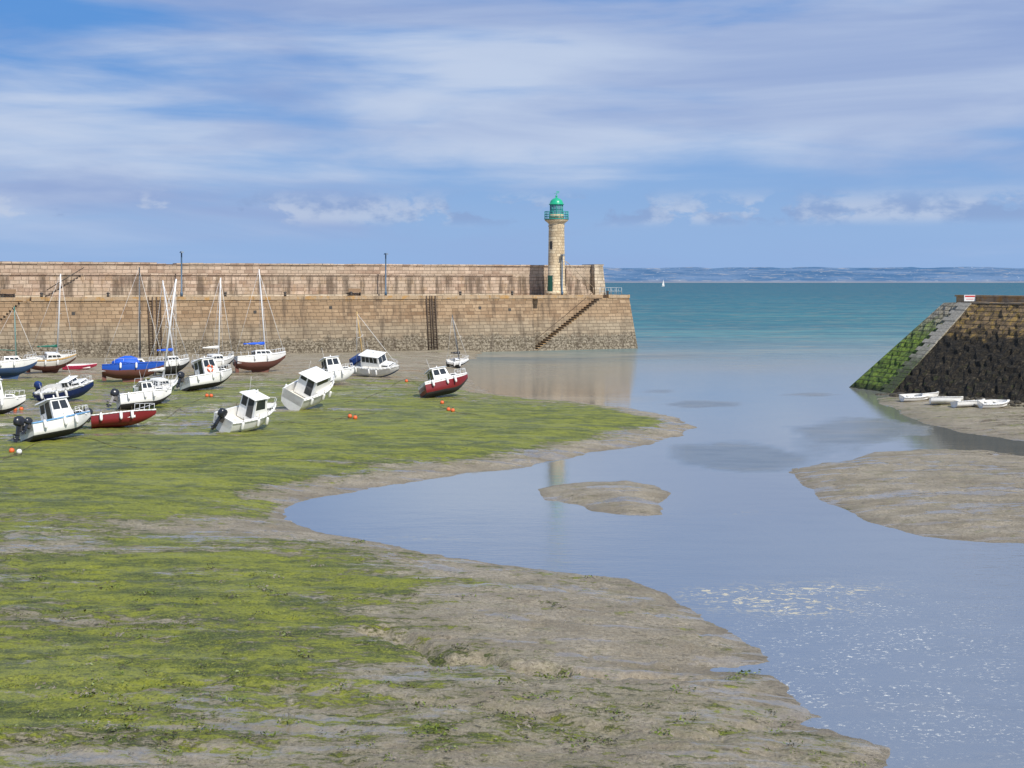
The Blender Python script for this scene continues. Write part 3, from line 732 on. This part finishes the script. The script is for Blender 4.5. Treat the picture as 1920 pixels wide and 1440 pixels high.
def mast(b,x,z,h,mat=metal,boom=True,L=5,B=2,D=1,cover=None,lean=0,boomlen=.42,stay=True):
    tp=(x-h*.02+lean,0,z+h); b.cyl((x,0,z-.3),tp,.068,.05,8,mat)
    if boom:
        b.cyl((x,0,z+.6),(x-L*boomlen,0,z+.7),.04,.035,6,mat)
        if cover:
            R=[]
            for k in range(7):
                t=k/6; rr=.14*(1-.6*t)+.02*math.sin(k*2.3); xx=x-.05-L*boomlen*t*.97
                R.append([(xx,rr*.7*math.cos(a),z+.71+rr*math.sin(a)) for a in [2*math.pi*i/8 for i in range(8)]])
            b.rings(R,cover)
    if stay:
        b.cyl((L*.97,0,D*1.25),(tp[0],0,tp[2]*.97),.022,.016,4,sailw); b.cyl((0.05,0,D),(tp[0],0,tp[2]),.010,.010,4,metal)
        for sgn in (1,-1):
            b.cyl((x-.1,sgn*B*.46,D*1.05),(tp[0],0,z+h*.95),.010,.010,4,metal)
            sp=(x,sgn*B*.22,z+h*.52); b.cyl((x,0,z+h*.5),sp,.02,.015,4,metal)
def fin(b,name,u,v,heading,roll,pitch=0,sink=.06,zg=.5):
    x,y,z=place(u,v,zg)
    R=Euler((math.radians(roll),math.radians(-pitch),math.radians(heading)),'XYZ').to_matrix().to_4x4()
    vs=[R@Vector(p) for p in b.v]; mz=min(p.z for p in vs)
    low=[p for p in vs if p.z<mz+.12]
    hv=[p for p in vs if p.z<mz+1.0]
    cx=(min(p.x for p in hv)+max(p.x for p in hv))/2; cy=(min(p.y for p in hv)+max(p.y for p in hv))/2
    ny=min(p.y for p in low)
    gx,gy=x-cx,y-cy+ (cy-ny)*.6
    ob=b.build(name,(gx,gy,th(x,y+.5)-mz-sink),R.to_euler()); 
    return ob

def motor(name,u,v,heading,roll,L=5,B=2.1,D=1.0,low=afb,mid=white,top=white,cab=(.40,.68,1.15),ob=1,obm=None,pitch=0,rail=True,nw=2,vlo=.45,extra=None,mastp=None,cuddy=True,sink=.06,rf=.28,railm=white,buoy=False):
    b=MB(); hull(b,L,B,D,low,mid,top,railm,cock=cab[0] if cab else .62)
    zd=D*1.04
    if cab:
        cabin(b,L*cab[0],L*cab[1],B*.74,D*.55,zd+cab[2],rf,.05,.09,nw,vlo=.62 if vlo==.45 else vlo,vhi=.93)
        if cuddy: cabin(b,L*cab[1]-.05,L*min(.9,cab[1]+.2),B*.56,zd,zd+.28,.3,0,.08,1,roof=False,vlo=.3,vhi=.8,back=False,frontw=1)
        b.cyl((L*cab[0]+.3,.3,zd+cab[2]),(L*cab[0]+.2,.3,zd+cab[2]+1.0),.010,.007,4,white)
        b.cyl((L*(cab[0]+cab[1])/2,0,zd+cab[2]+.08),(L*(cab[0]+cab[1])/2,0,zd+cab[2]+.3),.04,.035,6,white)
    else:
        for t in (.2,.5): b.box((L*t,-B*.42,D*.72),(L*t+.25,B*.42,D*.78),cream)
        b.box((L*.32,-.25,D*.5),(L*.42,.25,D*1.25),white); pane(b,[(L*.42,-.25,D*1.0),(L*.42,.25,D*1.0),(L*.38,.22,D*1.6),(L*.38,-.22,D*1.6)],0,1,0,1,win,.01)
    b.box((.12,-B*.3,D*.5),(.4,B*.3,D*.82),white)
    if ob==1: outboard(b,-.02,0,D*.95,.95,28,obm)
    if ob==2: outboard(b,-.02,.1,D*.95,1.0,20,obm); outboard(b,-.02,-.55,D*.85,.7,35,obm)
    if rail: bowrail(b,L,B,D,.66)
    for t in (.15,.45,.62): fender(b,L*t,-(B/2+.06),D*.9); fender(b,L*t,B/2+.06,D*.9)
    if buoy: b.torus((L*cab[0]+.5,-B*.37-.06,zd+.35),.23,.06,(0,1,0),orange,16,6,white)
    if extra: extra(b,L,B,D)
    if mastp: mast(b,*mastp[0],**mastp[1])
    return fin(b,name,u,v,heading,roll,pitch,sink)
def sailb(name,u,v,heading,roll,L=6.5,B=2.3,D=1.15,low=afr,mid=white,top=white,h=8,cover=None,mm=metal,cabz=.4,pitch=0,extra=None,lean=0,railm=white,boom=True,deck=cream,ob=False):
    b=MB(); hull(b,L,B,D,low,mid,top,railm,cock=.38,sail=True,deck=deck)
    zd=D*1.05
    cabin(b,L*.36,L*.72,B*.56,zd-.08,zd+cabz,.4,.05,.10,3,roof=False,vlo=.35,vhi=.75,frontw=1)
    mast(b,L*.60,zd+cabz-.1,h,mm,boom,L,B,D,cover,lean)
    bowrail(b,L,B*.95,D,.74)
    for sgn in (1,-1):
        for t in (.05,.2,.34): b.cyl((L*t,sgn*B*.38,D),(L*t,sgn*B*.38,D+.42),.012,.012,4,metal)
        b.tube([(L*.05,sgn*B*.38,D+.42),(L*.34,sgn*B*.38,D+.42),(L*.72,sgn*B*.34,D+.5)],.010,metal,4)
    if ob: outboard(b,-.1,.3,D*.9,.8,15)
    for t in (.3,.55): fender(b,L*t,-(B/2+.07),D*.95)
    if extra: extra(b,L,B,D)
    return fin(b,name,u,v,heading,roll,pitch,.22)

# near row
motor('cabin_motorboat',82,828,50,-17,L=3.8,B=1.75,D=.85,mid=white,low=afb,top=white,railm=ltb,ob=2,cab=(.34,.68,1.0),pitch=4)
motor('cabin_motorboat',450,810,54,19,L=3.8,B=1.75,D=.9,low=white,ob=1,cab=(.42,.72,.95),pitch=4,nw=1,vlo=.55)
motor('open_motorboat',214,803,18,-19,L=3.5,B=1.5,D=.62,low=red,mid=red,top=red,cab=None,ob=1,rail=True,pitch=3)
motor('cabin_motorboat',112,753,-18,16,L=4.2,B=1.8,D=.9,low=afbl,mid=navy,top=white,cab=(.5,.68,.42),ob=1,obm=navy,pitch=6)
motor('cabin_motorboat',256,768,28,-20,L=3.4,B=1.6,D=.85,low=afb,mid=white,top=white,cab=(.42,.70,.65),ob=1,pitch=3)
motor('cabin_motorboat',572,768,64,25,L=4.4,B=1.95,D=1.15,low=white,mid=white,top=white,cab=(.28,.74,.80),ob=0,pitch=9,nw=1,vlo=.75)
motor('cabin_motorboat',616,724,30,-16,L=3.6,B=1.7,D=.9,low=white,ob=0,cab=(.32,.70,1.1),pitch=5)
motor('cabin_motorboat',375,732,46,-15,L=4.3,B=1.9,D=.95,low=afb,mid=white,top=white,ob=1,cab=(.34,.66,1.15),buoy=True,nw=2,pitch=4)
motor('cabin_motorboat',702,706,-28,18,L=4.4,B=1.9,D=1.0,low=afbl,mid=white,top=white,ob=0,cab=(.22,.68,.95),nw=4,pitch=-5,mastp=((.8,1.1,4.6),dict(mat=wood,boom=False,L=4.4,B=1.9,D=1.0)),extra=lambda b,L,B,D:b.box((-.1,-B*.4,D),(.2,B*.4,D+.55),navy))
motor('cabin_motorboat',826,746,26,-20,L=3.6,B=1.75,D=1.0,low=afb,mid=red,top=white,cab=(.22,.60,.80),ob=0,nw=2,pitch=8)
motor('cabin_motorboat',-28,778,20,-10,L=3.6,B=1.7,D=.9,ob=1)
# sailing boats
sailb('sailboat',473,699,34,-8,L=4.9,B=2.0,D=1.25,low=afr,h=7.4,cover=tarp,cabz=.45,deck=white,ob=True)
def tp(b,L,B,D):
    R=[]
    for k in range(6):
        t=k/5; w=B*.42*math.sin(math.pi*(.15+.7*t)); R.append([(L*.15+L*.5*t,w*math.cos(a),D+.1+.7*math.sin(math.pi*(.1+.8*t))*math.sin(a)) for a in [math.pi*i/6 for i in range(7)]])
    b.rings(R,tarp,True,False)
sailb('sailboat',238,716,12,-13,L=4.9,B=1.9,D=1.1,low=afr,mid=blue,top=blue,railm=blue,h=7.8,mm=dkmast,extra=tp,boom=False)
sailb('sailboat',312,705,50,-12,L=3.9,B=1.6,D=.95,low=afb,h=6.8,cover=tarp)
sailb('sailboat',290,757,66,10,L=3.9,B=1.6,D=1.0,low=afg,mid=green,top=white,h=6.8,mm=metal,cover=sailw)
sailb('sailboat',88,699,36,11,L=4.3,B=1.75,D=1.1,low=afr,mid=cream,top=white,railm=wood,h=7.2,mm=metal,cover=green)
sailb('sailboat',8,711,24,-8,L=4.2,B=1.8,D=1.15,low=afbl,mid=white,h=4.3,cover=None,mm=mgreen)
sailb('sailboat',392,704,48,4,L=4.0,B=1.7,D=1.1,low=afb,h=6.7,cover=sailw)
sailb('sailboat',857,690,14,14,L=2.2,B=1.2,D=.55,low=afb,mid=white,h=4.6,mm=dkmast,cabz=.15,lean=-.9,cover=black)
# red dinghy lying on the sand
b=MB(); hull(b,3.0,1.25,.45,pink,pink,pink,pink,cock=.8,deck=cream,nS=12); fin(b,'red_dinghy',148,693,5,6)
for (u,v,hd,L,rl) in ((1720,752,8,2.2,8),(1742,749,24,1.9,-12),(1775,758,-8,2.2,-16),(1820,763,12,2.3,-9),(1868,765,5,2.0,10)):
    b=MB(); hull(b,L,1.1,.40,white,white,white,white,cock=.85,deck=cream,nS=12)
    for t in (.25,.55): b.box((L*t,-.45,.3),(L*t+.2,.45,.33),cream)
    fin(b,'white_dinghy',u,v,hd,rl,0,.03,.3)
# buoys and ropes
for (u,v,c) in ((22,848,orange),(36,850,white),(656,784,orange),(666,786,orange),(829,757,orange),(841,770,orange),(849,772,orange),(762,716,orange),(388,744,orange),(396,744,orange),(28,770,orange),(40,770,orange)):
    x,y,z=place(u,v); b=MB(); b.sphere((0,0,.08),.13,c); b.torus((0,0,.23),.04,.012,(0,1,0),m_dark,8,5)
    P=[(0.1,0,.02)]
    a=random.random()*6
    for k in range(6): a+=random.random()-.5; P.append((P[-1][0]+.5*math.cos(a),P[-1][1]+.5*math.sin(a),.03))
    b.tube(P,.014,rope,4); b.build('mooring_buoy',(x,y,z))
b=MB()
for (a0,a1) in (((20,850),(160,800)),((130,820),(330,850)),((500,800),(660,784)),((620,768),(760,716)),((860,748),(760,716)),((270,800),(390,744)),((300,760),(420,780))):
    P=[]
    for k in range(17):
        t=k/16; x,y,z=place(a0[0]+(a1[0]-a0[0])*t,a0[1]+(a1[1]-a0[1])*t+4*math.sin(t*7+a0[0])+1.5*math.sin(t*19)); P.append((x,y,z+.012))
    b.tube(P,.014,rope,4)
b.build('mooring_ropes')
# distant sailboat
b=MB(); L=9; hull(b,L,2.8,1.2,white,white,white,nS=10,sail=True); b.cyl((5,0,1),(5,0,13),.09,.06,6,metal)
b.poly([(4.8,0,2),(.6,0,2.1),(4.8,0,12.5)],sailw); b.poly([(5.3,0.03,2),(8.8,0.03,1.6),(5.2,0.03,11)],sailw)
b.build('distant_sailboat',((1241-960)/F*2500,2500,-.3),(0.0,0.05,.9))

# ------------------------------------------------------------ seaweed clumps
m_sw1=paint('bladder_weed',(.055,.05,.018),.6,.4); m_sw2=paint('sea_lettuce',(.12,.16,.015),.5,.4); m_oy=paint('oyster_shell',(.22,.19,.15),.8,.6)
b=MB(); cl=[(250,1290,260,50,170),(200,1180,320,60,150),(150,1390,320,45,180),(1020,1320,320,60,90),(1380,1330,180,40,26),(780,1390,300,40,90),(1080,1165,60,10,9),(1070,1258,60,8,60),(1400,1235,30,8,12),(650,1250,300,60,80),(840,1250,60,16,36),(350,1130,250,25,50),(900,1130,300,50,30),(100,1080,300,40,80),(1090,1070,60,5,5),(672,1003,6,3,5),(1100,1385,60,12,34),(560,1130,200,40,40),(1550,1400,80,14,10)]
for (cu,cv,ru,rv,cnt) in cl:
    for _ in range(cnt):
        u=random.gauss(cu,ru*.6); v=random.gauss(cv,rv*.6)
        if v<990 or v>1500: continue
        x,y=G(u,v,.4); z=th(x,y)
        if z<.0: continue
        r=.03+.12*random.random()**2.6; mt=random.choice((m_sw1,m_sw1,m_sw2,m_sw2,m_oy))
        for k in range(int(8+110*r)):
            a=random.random()*6.28; rr=r*random.random()**.5*1.3; c0=Vector((x+rr*math.cos(a)*1.4,y+rr*math.sin(a),z+random.random()*r*.6))
            d1=Vector((random.gauss(0,1),random.gauss(0,1),random.gauss(.1,.4))).normalized()*r*random.uniform(.15,.45); d2=Vector((random.gauss(0,1),random.gauss(0,1),random.gauss(.2,.5))).normalized()*r*random.uniform(.12,.3)
            b.poly([c0-d1,c0-d2*.6,c0+d1,c0+d2],mt if random.random()<.6 else m_sw2)
b.build('seaweed_clumps',recalc=False)

# ------------------------------------------------------------ sky + sun
sv=Vector((.42,-.62,.72)).normalized(); el=math.asin(sv.z); az=math.atan2(sv.x,sv.y)
w=bpy.data.worlds.new('World'); sc.world=w; w.use_nodes=True; nt=w.node_tree; nt.nodes.clear(); n=N(nt)
sky=nt.nodes.new('ShaderNodeTexSky'); sky.sky_type='NISHITA'; sky.sun_disc=False; sky.sun_elevation=el; sky.sun_rotation=az
tc=nt.nodes.new('ShaderNodeTexCoord').outputs['Generated']; s=n.sep(tc); z=s[2]
K=10.0
def C(r,g_,b_): return (r*K,g_*K,b_*K)
grad=n.mix(n.mr(z,.0,.18),C(.28,.46,.78),C(.07,.27,.69))
base=n.mix(.88,sky.outputs[0],grad)
v1=n.mapv(tc,(1,1,6.0),(.3,0,.35)); n1=n.noise(v1,2.5,8,.50,.4)
v2=n.mapv(tc,(1,1,8),(3,1,2)); n2=n.noise(v2,5.5,8,.52,.5)
nn=n.math('ADD',n.math('MULTIPLY',n1,.72),n.math('MULTIPLY',n2,.28))
bias=n.mr(z,.03,.17,-.03,.045)
cov=n.mr(n.math('ADD',nn,bias),.40,.59,.05,.92)
lit=n.mr(n.noise(n.mapv(tc,(1,1,7),(7,2,5)),2.8,7,.52,.5),.36,.68)
ccol=n.mix(lit,C(.30,.40,.66),C(.55,.64,.81))
c=n.mix(cov,base,ccol)
c=n.mix(n.mr(z,.0,.06,.8,0),c,C(.29,.45,.75))
n3=n.noise(n.mapv(tc,(1,1,1.9),(2,4,.3)),19,9,.60,.2); rg=n.noise(n.mapv(tc,(1,1,.2),(5,5,0)),4.0,3,.5)
xr=n.mr(s[0],-.3,.22,-.05,.07)
win_=n.math('MULTIPLY',n.mr(z,.037,.046),n.mr(z,.050,.068,1,0))
pu=n.math('MULTIPLY',n.mr(n.math('ADD',n.math('ADD',n3,xr),n.math('MULTIPLY',rg,.4)),.68,.77),win_)
pc=n.mix(n.mr(n.noise(n.mapv(tc,(1,1,2.0),(2,4,.315)),19,7,.6),.44,.60),C(.26,.37,.62),C(.52,.60,.76))
c=n.mix(n.math('MULTIPLY',pu,.7),c,pc)
bg=nt.nodes.new('ShaderNodeBackground'); n.l(c,bg.inputs[0]); bg.inputs[1].default_value=.1
wo=nt.nodes.new('ShaderNodeOutputWorld'); n.l(bg.outputs[0],wo.inputs[0])
sl=bpy.data.lights.new('sun','SUN'); sl.energy=5.0; sl.angle=math.radians(.5); sl.color=(1,.955,.87)
so=bpy.data.objects.new('sun',sl); sc.collection.objects.link(so); so.rotation_euler=(-sv).to_track_quat('-Z','Y').to_euler()

cam=bpy.data.cameras.new('camera'); co=bpy.data.objects.new('camera',cam); sc.collection.objects.link(co)
cam.sensor_width=36; cam.lens=36*F/1920; cam.shift_y=-(720-VH)/1920; cam.clip_end=60000; cam.clip_start=.1
co.location=(0,0,H); co.rotation_euler=(math.pi/2,0,0); sc.camera=co
sc.view_settings.view_transform='Standard'; sc.view_settings.look='None'; sc.view_settings.exposure=0
